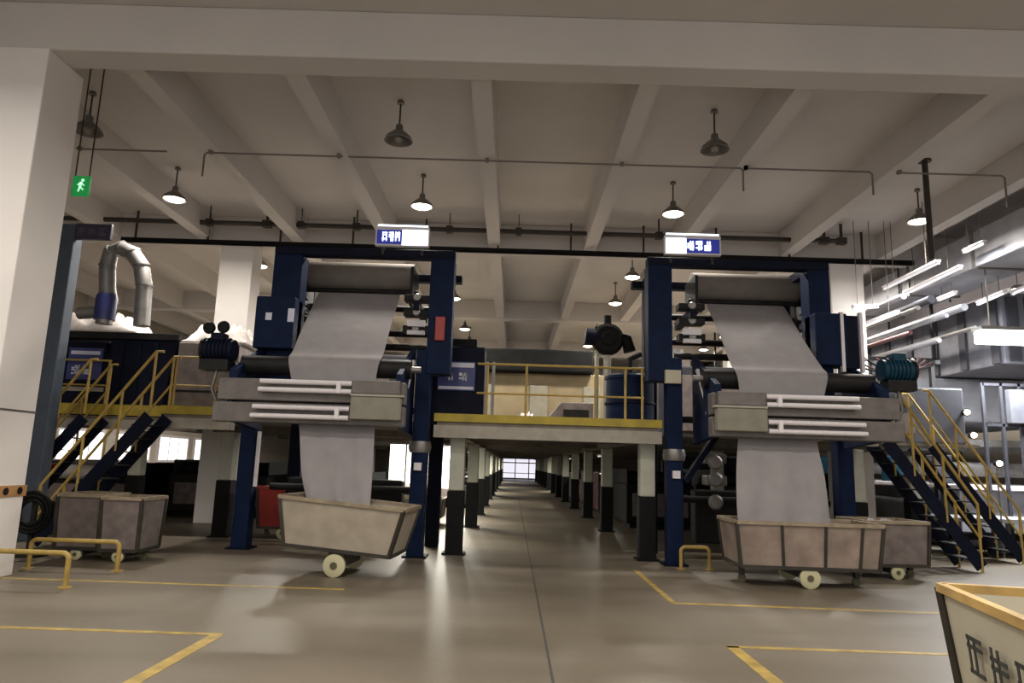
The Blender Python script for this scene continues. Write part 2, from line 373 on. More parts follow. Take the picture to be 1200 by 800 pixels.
# columns along the aisle
def make_col(r, m, hb):
    o = thing('support_column', (0, 0, 0), '', 'column', 'platform columns')
    MB().box(-r, r, -r, r, hb, DZ-.222).build('shaft', m, o, bevel=.02)
    MB().box(-r-.015, r+.015, -r-.015, r+.015, 0, hb).build('base_wrap', 'black', o, bevel=.015)
    MB().box(-r-.06, r+.06, -r-.06, r+.06, 0, .03).build('base_plate', 'black', o)
    return o
c0 = make_col(.125, 'colw', 1.03)
first = True
ys = [12.15, 17.2, 21.4, 25.8, 30.2, 34.6, 39, 43.4, 47.8, 52.2, 56.6, 61, 65.4]
for side, X in (('left', -.92), ('right', 2.27)):
    for k, y in enumerate(ys):
        o = c0 if first else copy_tree(c0); first = False
        o.location = (X, y, 0)
        o['label'] = '%s pale platform column with a black base along the %s side of the aisle' % (ORD[k].capitalize() if 0 else ORD[k], side)
for X, y, lab in ((-5.35, 13.55, 'pale green platform column with a black base left of the left machine'), (6.0, 12.6, 'pale greenish platform column right of the right machine behind the bins'),
                  (-7.6, 14.6, 'pale platform column with a black base behind the left stairs'), (-3.6, 16.5, 'pale platform column with a black base behind the left machine'),
                  (4.7, 16.5, 'pale platform column with a black base behind the right machine'), (8.6, 15.5, 'pale platform column with a black base behind the right stairs')):
    o = copy_tree(c0); o.location = (X, y, 0); o['label'] = lab
# railings
def railing(pts, posts, label, z=DZ, h=.98, mid=(.5,), r=.02, endpost=True):
    t = thing('railing', pts[0][:2]+(z,), label, 'railing', 'yellow platform railings')
    P = [Vector((x, y, 0)) for x, y in pts]
    MB().tube([p+Vector((0, 0, z+h)) for p in P], r, 8).build('top_rail', 'yellow', t, smooth='auto')
    for m_ in mid: MB().tube([p+Vector((0, 0, z+h*m_)) for p in P], r*.85, 8).build('middle_rail', 'yellow', t, smooth='auto')
    for x, y in posts: MB().tube([(x, y, z+.003), (x, y, z+h)], r, 8).build('post', 'yellow', t, smooth='auto')
    return t
railing([(-.62, 11.75), (2.16, 11.75)], [(-.45, 11.75), (.2, 11.75), (1.35, 11.75), (1.85, 11.75), (2.13, 11.75)], 'yellow railing on the platform edge above the aisle')
railing([(-5.85, 12.05), (-4.85, 12.05)], [(-5.8, 12.05), (-5.1, 12.05)], 'yellow railing on the platform left of the left machine')
railing([(-9.0, 13.43), (-7.72, 13.43)], [(-8.9, 13.43), (-7.75, 13.43)], 'yellow railing in front of the blue control cabinet at far left', h=1.05, mid=(.55,))
#railing([(-.3, 19), (-.3, 32)], [(-.3, 19+2.6*k) for k in range(6)], 'yellow railing running back along the platform beyond the aisle front')

# ================================================================= STAIRS
def stairs(top, bottom, y0, y1, label, z1=DZ, rail_h=.95, far=True):
    """top/bottom: X where the flight meets the deck / the floor; y0..y1 its width"""
    t = thing('metal_staircase', (bottom, (y0+y1)/2, 0), label, 'stairs')
    sgn = 1 if top > bottom else -1
    for y in (y0, y1): MB().bar((bottom, y, .08), (top, y, z1-.08), .03, .2).build('stringer', 'navy', t)
    n = 10
    for k in range(1, n):
        f = k/n; X = bottom+(top-bottom)*f; z = z1*f
        MB().box(X-.11, X+.11, y0, y1, z-.02, z).build('tread', 'dark', t)
    for y in (y0, y1):
        MB().tube([(bottom-.02*sgn, y, .55), (bottom, y, rail_h), (top, y, z1+rail_h), (top+.12*sgn, y, z1+rail_h)], .024, 8).build('handrail', 'yellow', t, smooth='auto')
        MB().tube([(bottom, y, rail_h*.5), (top, y, z1+rail_h*.5)], .02, 8).build('middle_rail', 'yellow', t, smooth='auto')
        for f in (0, .36, .7, 1):
            X = bottom+(top-bottom)*f; z = z1*f
            MB().tube([(X, y, z), (X, y, z+rail_h)], .022, 8).build('post', 'yellow', t, smooth='auto')
stairs(-5.76, -7.32, 11.25, 11.85, 'steep metal staircase with yellow rails left of the left machine, nearer one')
stairs(-7.55, -9.1, 12.5, 13.15, 'steep metal staircase with yellow rails half hidden by the large pale pillar')
stairs(6.25, 7.68, 11.95, 12.55, 'steep metal staircase with yellow rails right of the right machine, nearer one', rail_h=1.08)
stairs(7.8, 9.3, 13.3, 14.0, 'steep metal staircase with yellow rails at the right edge of the hall')

# ================================================================= THE TWO MACHINES
def machine(side):
    L = side == 'left'
    def mx(x): return x if L else 1.3-x       # working parts
    def mp(x): return x if L else 1.12-x      # frame posts
    def B(b, x0, x1, *r, f=mx):
        a, c = sorted((f(x0), f(x1))); return b.box(a, c, *r)
    cx = mx(-2.8)
    t = thing('fabric_machine', (cx, 12, 0), 'tall blue fabric machine frame with rollers at the %s side of the aisle' % side, 'machine', 'blue fabric machines')
    # frame
    B(MB(), -1.62, -1.37, 11.5, 11.78, 0, 3.3, f=mp).build('post', 'blue', t, bevel=.015)
    B(MB(), -1.46, -1.06, 11.48, 11.82, 2.9, 4.86, f=mp).build('post', 'blue', t, bevel=.015)
    B(MB(), -4.52, -4.26, 11.85, 12.12, 0, 2.7, f=mp).build('post', 'blue', t, bevel=.015)
    B(MB(), -4.10, -3.62 if L else -3.74, 11.5, 11.85, 2.7, 4.86, f=mp).build('post', 'blue', t, bevel=.015)
    for x in (-1.4, -3.95): B(MB(), x-.12, x+.12, 13.05, 13.3, 0, 4.86, f=mp).build('post', 'navy', t, bevel=.015)
    for x in (-1.62, -4.52): B(MB(), x-.06, x+.32, 11.45 if x > -2 else 11.8, 11.85 if x > -2 else 12.2, 0, .03, f=mp).build('foot_plate', 'navy', t)
    B(MB(), -4.10, -1.06, 11.5, 11.72, 4.86, 5.0, f=mp).build('top_beam', 'navy', t, bevel=.01)
    B(MB(), -4.10, -1.06, 13.08, 13.28, 4.86, 5.0, f=mp).build('top_beam', 'navy', t, bevel=.01)
    for x in (-1.35, -3.9): B(MB(), x-.1, x+.1, 11.72, 13.08, 4.86, 5.0, f=mp).build('side_beam', 'navy', t)
    B(MB(), -4.52, -3.7, 11.86, 12.1, 2.62, 2.8, f=mp).build('bracket', 'navy', t)
    # inner side plates that carry the top rollers
    for x in (-3.86, -1.9): B(MB(), x, x+.05, 12.2, 12.95, 4.2, 4.9).build('side_plate', 'dark', t)
    for x in (-3.92, -1.72): B(MB(), x-.05, x+.05, 11.85, 13.05, 4.05, 4.2).build('side_beam', 'navy', t)
    # rollers up top
    MB().tube([(mx(-3.8), 12.6, 4.80), (mx(-1.88), 12.6, 4.80)], .245, 28).build('cloth_roll', 'clothw', t, smooth='auto')
    MB().tube([(mx(-3.9), 12.52, 4.50), (mx(-1.8), 12.52, 4.50)], .045, 14).build('guide_roller', 'dark', t, smooth='auto')
    for z, y in ((4.25, 12.6), (3.75, 12.4), (3.45, 12.1), (2.35, 12.2), (1.0, 12.1)):
        MB().tube([(mx(-4.1), y+.2, z), (mx(-1.5), y+.2, z)], .06, 14).build('guide_roller', 'dark', t, smooth='auto')
    # brackets with bearings beside the cloth on both sides
    for x0, x1 in ((-1.95, -1.5), (-3.86, -3.66)):
        for z in (4.28, 4.02, 3.74):
            B(MB(), x0, x1, 11.95, 12.2, z-.06, z+.05).build('bracket', 'dark', t, bevel=.01)
            MB().lathe((mx((x0+x1)/2), 11.92, z), [(0, 0), (.055, 0), (.07, .02), (.07, .05)], 16, 'y').build('bearing', 'steel', t, smooth='auto')
    B(MB(), -1.86, -1.56, 11.88, 11.94, 3.76, 3.87).build('white_label', 'white', t)
    B(MB(), -1.86, -1.56, 11.88, 11.94, 3.62, 3.69).build('white_label', 'rod', t)
    # side arms out to the front rack
    for x in (-4.22, -1.75):
        b = MB(); a, c = sorted((mx(x), mx(x+.09)))
        b.hexa([(a, 10.4, 2.0), (c, 10.4, 2.0), (c, 11.75, 1.9), (a, 11.75, 1.9)], [(a, 10.4, 2.75), (c, 10.4, 2.75), (c, 11.75, 3.35), (a, 11.75, 3.35)])
        b.build('side_arm', 'blue', t, bevel=.01)
    MB().bar((mx(-1.72), 10.95, 2.38), (mx(-1.64), 11.3, 3.08), .06, .05).build('white_guard', 'white', t)
    MB().bar((mx(-1.98), 10.94, 2.36), (mx(-1.66), 10.95, 2.36), .05, .05).build('white_guard', 'white', t)
    # nip roller and front rack
    MB().tube([(mx(-4.2), 10.86, 2.88), (mx(-1.6), 10.86, 2.88)], .15, 24).build('nip_roller', 'dark', t, smooth='auto')
    MB().tube([(mx(-4.3), 10.86, 2.88), (mx(-1.45), 10.86, 2.88)], .05, 12).build('axle', 'steel', t, smooth='auto')
    B(MB(), -4.35, -1.6, 10.36, 10.6, 2.3, 2.62).build('rack_beam', 'rack', t, bevel=.015)
    B(MB(), -4.4, -1.6, 10.36, 10.6, 1.98, 2.27).build('rack_beam', 'rack', t, bevel=.015)
    B(MB(), -2.36, -1.63, 10.22, 10.36, 2.06, 2.40).build('control_box', 'beige', t, bevel=.015)
    B(MB(), -2.36, -1.66, 10.25, 10.36, 2.43, 2.63).build('control_box', 'rack', t, bevel=.015)
    B(MB(), -2.36, -1.60, 10.20, 10.36, 2.395, 2.425).build('shelf', 'deckedge', t)
    for z, s in ((2.575, 0), (2.455, .02), (2.205, .08), (2.075, .1)):
        MB().tube([(mx(-3.70-s), 10.27, z), (mx(-2.36-s*.2), 10.27, z)], .036, 12).build('white_bar', 'rod', t, smooth='auto')
        b = MB()
        for x in (-3.55, -2.6): B(b, x-.02, x+.02, 10.27, 10.36, z-.03, z+.03)
        b.build('clamp', 'dark', t)
    for zz in ((2.43, 2.6), (2.06, 2.23)): B(MB(), -2.58, -2.52, 10.225, 10.3, zz[0], zz[1]).build('latch', 'white', t)
    # electrical cabinet with two lights on the outer post
    cb = B(MB(), -4.26, -3.62 if L else -3.74, 11.3, 11.72, 3.22, 4.08, f=mp).build('cabinet', 'blue', t, bevel=.02)
    if L:
        for x, z, w, h in ((-4.03, 3.74, .05, .06), (-3.67, 3.77, .05, .11)):
            b = MB(); B(b, x-w, x+w, 11.285, 11.3, z-h, z+h, f=mp); b.build('indicator_lamp', 'signtext', cb)
    else:
        b = B(MB(), -4.44, -4.18, 11.32, 11.5, 3.18, 4.05, f=mp); b.build('panel', 'navy', t)
        for x in (-4.48, -4.17): B(MB(), x-.025, x+.025, 11.28, 11.36, 3.12, 4.1, f=mp).build('white_guard', 'white', t)
    # drive motor outside
    X, s = mx(-4.62), (1 if L else -1)
    mm = 'navy' if L else 'teal'
    mo = MB().tube([(X-.2*s, 10.9, 3.1), (X+.25*s, 10.9, 3.1)], .17, 20).build('drive_motor', mm, t, smooth='auto')
    b = MB()
    for k in range(6): b.tube([(X-.14*s+.06*s*k, 10.9, 3.1), (X-.12*s+.06*s*k, 10.9, 3.1)], .195, 20)
    b.build('cooling_fin', mm, mo)
    MB().box(X-.1, X+.1, 10.78, 11.0, 3.24, 3.36).build('terminal_box', mm, mo, bevel=.01)
    MB().tube([(X-.24*s, 10.9, 3.1), (X-.2*s, 10.9, 3.1)], .19, 20).build('fan_cover', 'dark', mo, smooth='auto')
    MB().box(X-.22, X+.22, 10.75, 11.05, 2.78, 2.94).build('motor_base', 'dark', t)
    if L:
        for dx, dz in ((-.16, .42), (.06, .44)): MB().lathe((X+dx, 10.85, 3.02+dz), [(0, -.05), (.085, -.04), (.1, 0), (.085, .04), (0, .05)], 16, 'y').build('pulley', 'black', t, smooth='auto')
    MB().tube([(X, 10.9, 2.8), (X-.05*s, 10.9, 2.5), (X+.05*s, 11.0, 2.2)], .03, 8).build('hose', 'steel', t, smooth='auto')
    # clutter low between the posts
    MB().lathe((mp(-1.5), 11.62, 1.72), [(.17, -.09), (.19, 0), (.17, .09)], 16).build('collar', 'steel', t, smooth='auto')
    B(MB(), -1.56, -1.44, 11.44, 11.5, 1.35, 1.47, f=mp).build('switch_plate', 'white', t)
    if L:
        B(MB(), -1.33, -1.17, 11.42, 11.48, 3.45, 3.85, f=mp).build('red_box', 'red', t, bevel=.01)
        MB().bar((-4.22, 11.9, 1.0), (-4.22, 11.9, 1.9), .05).build('white_strip', 'white', t)
    else:
        MB().box(2.44, 2.70, 11.40, 11.50, 2.86, 3.08).build('junction_box', 'cream', t, bevel=.01)
        for z in (1.0, 1.35, 1.62): MB().lathe((3.25, 11.5, z), [(0, -.03), (.09, -.03), (.12, 0), (.09, .05), (0, .05)], 16, 'y').build('hand_wheel', 'steel', t, smooth='auto')
        MB().bar((2.75, 11.45, 1.3), (3.4, 11.6, 2.2), .09).build('brace', 'navy', t)
        for z in (1.25, 1.6): MB().box(3.15, 3.5, 11.7, 11.95, z, z+.16).build('valve_block', 'steel', t, bevel=.02)
        MB().bar((5.6, 12.0, .95), (5.6, 12.0, 1.75), .05).build('white_strip', 'white', t)
    MB().box(mx(-3.9) if L else mx(-1.9), mx(-1.9) if L else mx(-3.9), 12.6, 12.95, .25, 1.15).build('rear_tank', 'dark', t, bevel=.03)
    # the cloth
    prof = [(12.45, 4.44, -3.57, -2.10), (12.38, 4.39, -3.57, -2.09), (11.9, 4.0, -3.54, -2.08), (11.3, 3.5, -3.5, -2.06), (10.95, 3.14, -3.48, -2.05), (10.86, 3.07, -3.48, -2.05),
            (10.74, 3.03, -3.47, -2.05), (10.675, 2.95, -3.46, -2.06), (10.665, 2.8, -3.42, -2.09), (10.665, 2.5, -3.34, -2.10), (10.66, 2.0, -3.20, -2.06)]
    if L: prof += [(10.45, 1.6, -3.09, -2.02), (10.2, 1.2, -2.98, -1.97), (10.02, .9, -2.82, -1.94), (9.95, .75, -2.76, -1.93)]
    else: prof += [(10.45, 1.6, -3.22, -1.96), (10.28, 1.2, -3.2, -1.90), (10.2, .9, -3.19, -1.88), (10.16, .76, -3.19, -1.88)]
    if not L: prof = [(y, z, x0+.07, x1) if z > 3.2 else (y, z, x0, x1) for y, z, x0, x1 in prof]
    b = MB(); rows = []; nx = 14
    for i, (y, z, x0, x1) in enumerate(prof):
        row = []
        for j in range(nx+1):
            u = j/nx
            low = max(0, min(1, (2.0-z)/.5))
            w = low*(.032*math.sin(u*17+z*2.2)+.014*math.sin(u*31-z*5))
            row.append(b.bm.verts.new((mx(x0+(x1-x0)*u), y+w, z)))
        rows.append(row)
    for A, C in zip(rows, rows[1:]):
        for j in range(nx): b.bm.faces.new((A[j], A[j+1], C[j+1], C[j]))
    cl = b.build('cloth_sheet', 'cloth', smooth=True, solid=.006)
    s_ = cl.modifiers.new('smooth', 'SUBSURF'); s_.levels = 1; s_.render_levels = 2
    tag(cl, 'long greige cloth running over the rollers of the %s machine down into a bin' % side, 'cloth', 'cloth webs on the machines')
    return t
machine('left'); machine('right')

# illuminated signs on the machine tops
def lit_sign(x0, x1, blue_left, label):
    t = thing('hanging_sign', ((x0+x1)/2, 11.4, 5.02), label, 'sign', 'illuminated signs above the machines')
    y = 11.38; xm = x0+(x1-x0)*(.5 if blue_left else .38)
    MB().box(x0, x1, y, y+.1, 5.02, 5.36).build('sign_box', 'white', t, bevel=.008)
    a, c = ((x0+.03, xm) if blue_left else (xm, x1-.03))
    MB().box(a, c, y-.012, y, 5.05, 5.29).build('sign_face', 'signblue', t)
    a2, c2 = ((xm, x1-.02) if blue_left else (x0+.02, xm))
    MB().box(a2, c2, y-.012, y, 5.04, 5.30).build('lit_panel', 'signglow', t)  # glowing white panel stands in for lamp glare over this half
    n = 3; w = (c-a)/(n+.9)
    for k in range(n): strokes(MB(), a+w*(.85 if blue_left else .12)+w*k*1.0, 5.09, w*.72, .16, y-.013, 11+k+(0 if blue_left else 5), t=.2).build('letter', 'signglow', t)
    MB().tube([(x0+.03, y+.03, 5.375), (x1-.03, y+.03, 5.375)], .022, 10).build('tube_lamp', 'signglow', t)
    for x in (x0+.12, x1-.12): MB().box(x-.02, x+.02, y+.102, y+.115, 4.9, 5.3).build('bracket', 'pipe', t)
lit_sign(-2.40, -1.50, True, 'glowing blue sign with a white glare half above the left machine')
lit_sign(2.44, 3.38, False, 'glowing blue sign with a white glare half above the right machine')

# ================================================================= BINS
def make_bin(name, Lt, Lb, W, z0, z1, panel, ribs, label, wheel_r, group, lid=None):
    """bin centred at the origin, long side along X, big wheel under the middle"""
    t = thing(name, (0, 0, 0), label, 'bin', group)
    a, c, w, wb = Lt/2, Lb/2, W/2, W/2-.05
    bo = [(-c, -wb, z0), (c, -wb, z0), (c, wb, z0), (-c, wb, z0)]; to = [(-a, -w, z1), (a, -w, z1), (a, w, z1), (-a, w, z1)]
    th = .02
    bi = [(-c+th, -wb+th, z0+th), (c-th, -wb+th, z0+th), (c-th, wb-th, z0+th), (-c+th, wb-th, z0+th)]; ti = [(-a+th, -w+th, z1), (a-th, -w+th, z1), (a-th, w-th, z1), (-a+th, w-th, z1)]
    b = MB(); V = [[b.bm.verts.new(p) for p in q] for q in (bo, to, bi, ti)]
    b.bm.faces.new(V[0][::-1]); b.bm.faces.new(V[2])
    for i in range(4):
        j = (i+1) % 4
        b.bm.faces.new((V[0][i], V[0][j], V[1][j], V[1][i])); b.bm.faces.new((V[2][j], V[2][i], V[3][i], V[3][j])); b.bm.faces.new((V[1][i], V[1][j], V[3][j], V[3][i]))
    b.build('tub', panel, t)
    f = MB()
    for i in range(4): f.bar(Vector(bo[i]), Vector(to[i]), .045)
    for i in range(4): f.bar(bo[i], bo[(i+1) % 4], .045)
    f.build('corner_frame', 'binf', t)
    r = MB()
    for i in range(4): r.bar(to[i], to[(i+1) % 4], .05, .045)
    r.build('rim', lid or 'binrim', t)
    for f_ in ribs:
        b = MB()
        for s in (-1, 1): b.bar((c*f_, s*(wb+.008), z0), (a*f_, s*(w+.008), z1), .035, .02, (0, 1, 0))
        b.build('rib', 'binf', t)
    for s in (-1, 1):
        wh = MB().lathe((0, s*(wb-.02), wheel_r), [(.0, -.03), (wheel_r*.8, -.03), (wheel_r, -.02), (wheel_r, .02), (wheel_r*.8, .03), (0, .03)], 24, 'y').build('wheel', 'wheel', t, smooth='auto')
        MB().lathe((0, s*(wb-.02), wheel_r), [(.0, -.04), (wheel_r*.32, -.04), (wheel_r*.35, 0), (wheel_r*.32, .04), (0, .04)], 16, 'y').build('hub', 'hub', wh, smooth='auto')
    MB().box(-.1, .1, -wb+.03, wb-.03, wheel_r*.9, z0).build('axle_block', 'binf', t)
    for s in (-1, 1):
        cf = MB().box(s*c*.86-.03, s*c*.86+.03, -.05, .05, .1, z0).build('caster_fork', 'binf', t)
        MB().lathe((s*c*.86, 0, .055), [(0, -.02), (.055, -.02), (.055, .02), (0, .02)], 16, 'y').build('caster_wheel', 'hub', cf)
    return t
b1 = make_bin('cloth_bin', 1.66, 1.40, .95, .33, .93, 'bin', (), 'beige tilted wheeled bin catching cloth under the left machine', .145, 'wheeled cloth bins')
for o in list(b1.children):
    if o.name.startswith('caster'):
        for k in list(o.children): bpy.data.objects.remove(k)
        bpy.data.objects.remove(o)
b1.location = (-2.21, 9.83, 0); b1.rotation_euler = (0, math.radians(4.2), math.radians(-5))
b2 = make_bin('cloth_bin', 1.92, 1.80, .95, .26, .83, 'binr', (-.38, .22, .72), 'stained ribbed metal bin on wheels catching cloth under the right machine', .135, 'wheeled cloth bins')
b2.location = (3.98, 10.12, 0); b2.rotation_euler.z = math.radians(-2)
b3 = make_bin('cloth_bin', .98, .94, .8, .2, .82, 'brown', (), 'brown grey metal bin standing right of the stained ribbed bin', .1, 'wheeled cloth bins')
b3.location = (5.68, 11.15, 0); b3.rotation_euler.z = math.radians(4)
b4 = make_bin('cloth_bin', 1.9, 1.62, 1.0, .22, .90, 'cream', (), 'cream panelled bin with wooden rim and black lettering at the lower right corner', .14, 'wheeled cloth bins', 'wood')
for k in range(3):
    le = strokes(MB(), -.60+.26*k, .55, .17, .18, 0, 40+k, th=.005, t=.12).build('letter', 'ink', b4)
    le.rotation_euler.x = math.atan2(.05, .68); le.location = (0, -.45+.012-.022*1, 0)
b4.location = (2.69, 3.07, 0); b4.rotation_euler.z = math.radians(-102)
M['binfill'] = M['cloth']
def heap(x, y, z, sx, sy, h, seed, label, m='cloth', rz=0):
    R = random.Random(seed); b = MB(); n = 22; rows = []
    for i in range(n+1):
        row = []
        for j in range(n+1):
            u, v = i/n*2-1, j/n*2-1
            e = (1-u**4)*(1-v**4)
            zz = z+h*e*(.65+.25*math.sin(u*9+seed)*math.cos(v*7+seed*2)+.15*math.sin(u*17+v*13))
            row.append(b.bm.verts.new((x+u*sx, y+v*sy, zz)))
        rows.append(row)
    for A, C in zip(rows, rows[1:]):
        for j in range(n): b.bm.faces.new((A[j], C[j], C[j+1], A[j+1]))
    bt = [b.bm.verts.new((x+p*sx, y+q*sy, z-.03)) for p, q in ((-1, -1), (1, -1), (1, 1), (-1, 1))]
    b.bm.faces.new(bt[::-1])
    edges = [[r[0] for r in rows], [r for r in rows[-1]], [r[-1] for r in rows][::-1], rows[0][::-1]]
    for k, e in enumerate(edges):
        b.bm.faces.new([bt[k]]+[q for q in []]+[*e[:1]]+[*e[1:]]+[bt[(k+1) % 4]])
    o = b.build('cloth_heap', m, smooth=True)
    return tag(o, label, 'cloth')
heap(-2.24, 9.83, .45, .54, .34, .26, 3, 'crumpled greige cloth lying in the beige tilted bin')
heap(3.98, 10.12, .4, .72, .36, .3, 5, 'crumpled greige cloth lying in the stained ribbed bin')
heap(5.68, 11.15, .6, .38, .3, .28, 6, 'pale cloth lying in the brown grey bin')

# ================================================================= LOW GUARD RAILS
def guard(x0, x1, y, h, label, r=.028, left=True):
    t = thing('guard_rail', ((x0+x1)/2, y, 0), label, 'guard rail', 'low yellow guard rails')
    pts = [(x0, y, 0)] if left else [(x0, y, h)]
    def arc(cx, cz, a0, a1): return [(cx+.07*math.cos(a), y, cz+.07*math.sin(a)) for a in (a0+(a1-a0)*k/5 for k in range(6))]
    if left: pts += arc(x0+.07, h-.07, PI, PI/2)
    pts += arc(x1-.07, h-.07, PI/2, 0)+[(x1, y, 0)]
    MB().tube(pts, r, 10).build('hoop', 'yellow', t, smooth='auto')
    for x in ([x0] if left else [])+[x1]: MB().lathe((x, y, 0), [(.07, 0), (.07, .012), (.03, .014)], 14).build('foot_plate', 'yellow', t)
    return t
guard(-7.2, -4.88, 8.15, .37, 'nearest low yellow hoop guard rail in front of the large pale pillar')
guard(-6.1, -4.97, 9.35, .36, 'second low yellow hoop guard rail beside the grey metal bins')
guard(2.62, 3.05, 11.2, .33, 'low pale yellow hoop guard rail by the foot of the right machine')

# ================================================================= LEFT SIDE EQUIPMENT
# grey bins in front of the stairs
b5 = make_bin('metal_bin', .62, .60, .7, .16, .88, 'brown', (), 'grey metal bin behind the low guard rail, left of its darker twin', .08, 'grey bins at the left')
b5.location = (-6.0, 10.45, 0)
b6 = make_bin('metal_bin', .56, .52, .7, .16, .86, 'brown', (), 'darker grey metal bin behind the end of the second guard rail', .08, 'grey bins at the left')
b6.location = (-5.36, 10.35, 0)
# blue frame with a hanging name board
t = thing('blue_gantry', (-8, 12.1, 0), 'blue grey steel gantry post with a dark name board beside the large pillar', 'gantry')
M['gantry'] = mat('gantry_blue_grey', (.045, .06, .085), .5, var=.15)
MB().box(-8.12, -7.84, 12.0, 12.25, 0, 5.44).build('post', 'gantry', t, bevel=.015)
MB().box(-7.86, -7.22, 12.02, 12.1, 5.17, 5.46).build('name_board', 'signdull', t, bevel=.01)
M['faded'] = mat('sign_faded_letters', (.09, .085, .12), .6)
for k in range(3): strokes(MB(), -7.8+.19*k, 5.24, .12, .14, 12.018, 60+k, t=.16).build('letter', 'faded', t)
# exhaust duct
t = thing('exhaust_duct', (-7.1, 13.3, 3.9), 'grey exhaust duct bending over with a blue fan above the blue hopper', 'duct')
pts = []
a, b_ = at(127, 300, 13.3), at(168, 390, 13.3)
pts = [at(126, 345, 13.3), at(126, 312, 13.3), at(130, 296, 13.3), at(142, 291, 13.3), at(156, 297, 13.3), at(166, 312, 13.3), at(169, 335, 13.3), at(166, 382, 13.3)]
MB().tube(pts, .15, 18).build('duct_pipe', 'duct', t, smooth='auto')
for p, q in zip(pts, pts[1:]): MB().tube([p-(q-p).normalized()*.015, p+(q-p).normalized()*.015], .165, 18).build('seam_ring', 'steel', t)
p = at(126, 345, 13.3); MB().lathe(p, [(.19, -.5), (.19, -.05), (.14, .04)], 18).build('fan_casing', 'signplate', t, smooth='auto')
MB().tube([p+Vector((-.15, 0, -.35)), p+Vector((-.5, 0, -.38))], .12, 14).build('fan_motor', 'duct', t, smooth='auto')
MB().tube([p+Vector((0, 0, -.48)), p+Vector((0, 0, -.58))], .15, 14).build('duct_pipe', 'duct', t, smooth='auto')
# blue hopper / machine body on the platform
t = thing('blue_hopper', (-7, 12.6, DZ), 'dark blue sloped hopper machine on the platform behind the left stairs', 'machine')
hx0, hx1 = at(122, 430, 13.45).x, at(203, 430, 13.45).x
zt = at(160, 388, 13.45).z
MB().hexa([(hx0+.12, 13.54, DZ+.003), (hx1-.2, 13.54, DZ+.003), (hx1-.2, 14.7, DZ+.003), (hx0+.12, 14.7, DZ+.003)], [(hx0, 13.54, zt-.15), (hx1, 13.54, zt-.15), (hx1, 14.7, zt-.15), (hx0, 14.7, zt-.15)]).build('hopper_body', 'navy', t, bevel=.03)
MB().box(-9.9, hx1+.02, 13.5, 14.8, zt-.15, zt-.02).build('top_frame', 'dark', t, bevel=.01)
for k in range(3): MB().box(hx0+.25+k*.33, hx0+.3+k*.33, 13.5, 13.54, DZ+.2, zt-.2).build('rib', 'navy', t)
# white plastic sheeting on top of it
heap(-8.55, 14.1, zt+.012, 1.15, .6, .5, 1, 'white sheeting draped over the top of the blue hopper', 'sheet')
heap(-5.84, 14.1, zt-.14, .62, .6, .5, 8, 'rumpled pale fabric heap on the platform beside the white sheeting', 'sheet')
MB_ = thing('equipment_stand', (-6.3, 13.9, DZ), 'dull brown cabinet on the platform carrying the rumpled pale fabric', 'cabinet')
MB().box(hx1+.06, -5.3, 13.45, 14.8, DZ+.003, zt-.18).build('body', 'brown', MB_, bevel=.02)
MB().box(hx1+.06, -5.3, 13.43, 13.45, DZ+.5, DZ+.54).build('panel_seam', 'dark', MB_)
# control cabinet with a blue sign
t = thing('control_cabinet', (-8.3, 13.7, DZ), 'blue control cabinet with a white lettered plate behind the far left railing', 'cabinet')
MB().box(-9.15, hx0-.1, 13.6, 14.2, DZ+.003, zt-.2).build('body', 'navy', t, bevel=.02)
p0, p1 = at(82, 407, 13.58), at(117, 445, 13.58)
MB().box(p0.x, p1.x, 13.57, 13.6, p1.z, p0.z).build('sign_plate', 'signplate', t)
MB().box(p0.x+.05, p1.x-.05, 13.56, 13.57, p0.z-.13, p0.z-.06).build('text_line', 'signtext', t)
for k in range(2): strokes(MB(), p0.x+.10+.22*k, p1.z+.1, .15, .17, 13.568, 70+k, t=.18).build('letter', 'signtext', t)
b = MB().box(-8.9, -7.9, 13.57, 13.6, 2.62, 2.70); b.build('white_strip', 'deckedge', t)

# ================================================================= ON THE PLATFORM OVER THE AISLE
t = thing('control_cabinet', (-.85, 12.5, DZ), 'blue control cabinet with a white lettered plate on the platform right of the left machine', 'cabinet')
p0, p1 = at(508, 405, 12.3), at(566, 480, 12.3)
MB().box(p0.x, p1.x, 12.3, 12.9, DZ+.003, p0.z).build('body', 'navy', t, bevel=.02)
q0, q1 = at(514, 423, 12.28), at(556, 458, 12.28)
MB().box(q0.x, q1.x, 12.27, 12.3, q1.z, q0.z).build('sign_plate', 'signplate', t)
for z0, z1 in ((q0.z-.1, q0.z-.02), (q1.z+.02, q1.z+.07)): MB().box(q0.x+.02, q1.x-.02, 12.262, 12.27, z0, z1).build('text_line', 'signtext', t)
for k in range(2): strokes(MB(), q0.x+.13+.24*k, q1.z+.17, .14, .14, 12.268, 80+k, t=.18).build('letter', 'signtext', t)
MB().box(p0.x+.1, p1.x-.15, 12.4, 12.8, p0.z, p0.z+.16).build('top_unit', 'black', t, bevel=.02)
for x in (p1.x+.04, p1.x+.16): MB().bar((x, 12.35, DZ+.003), (x, 12.35, DZ+1.1), .05).build('conduit', 'steel', t)
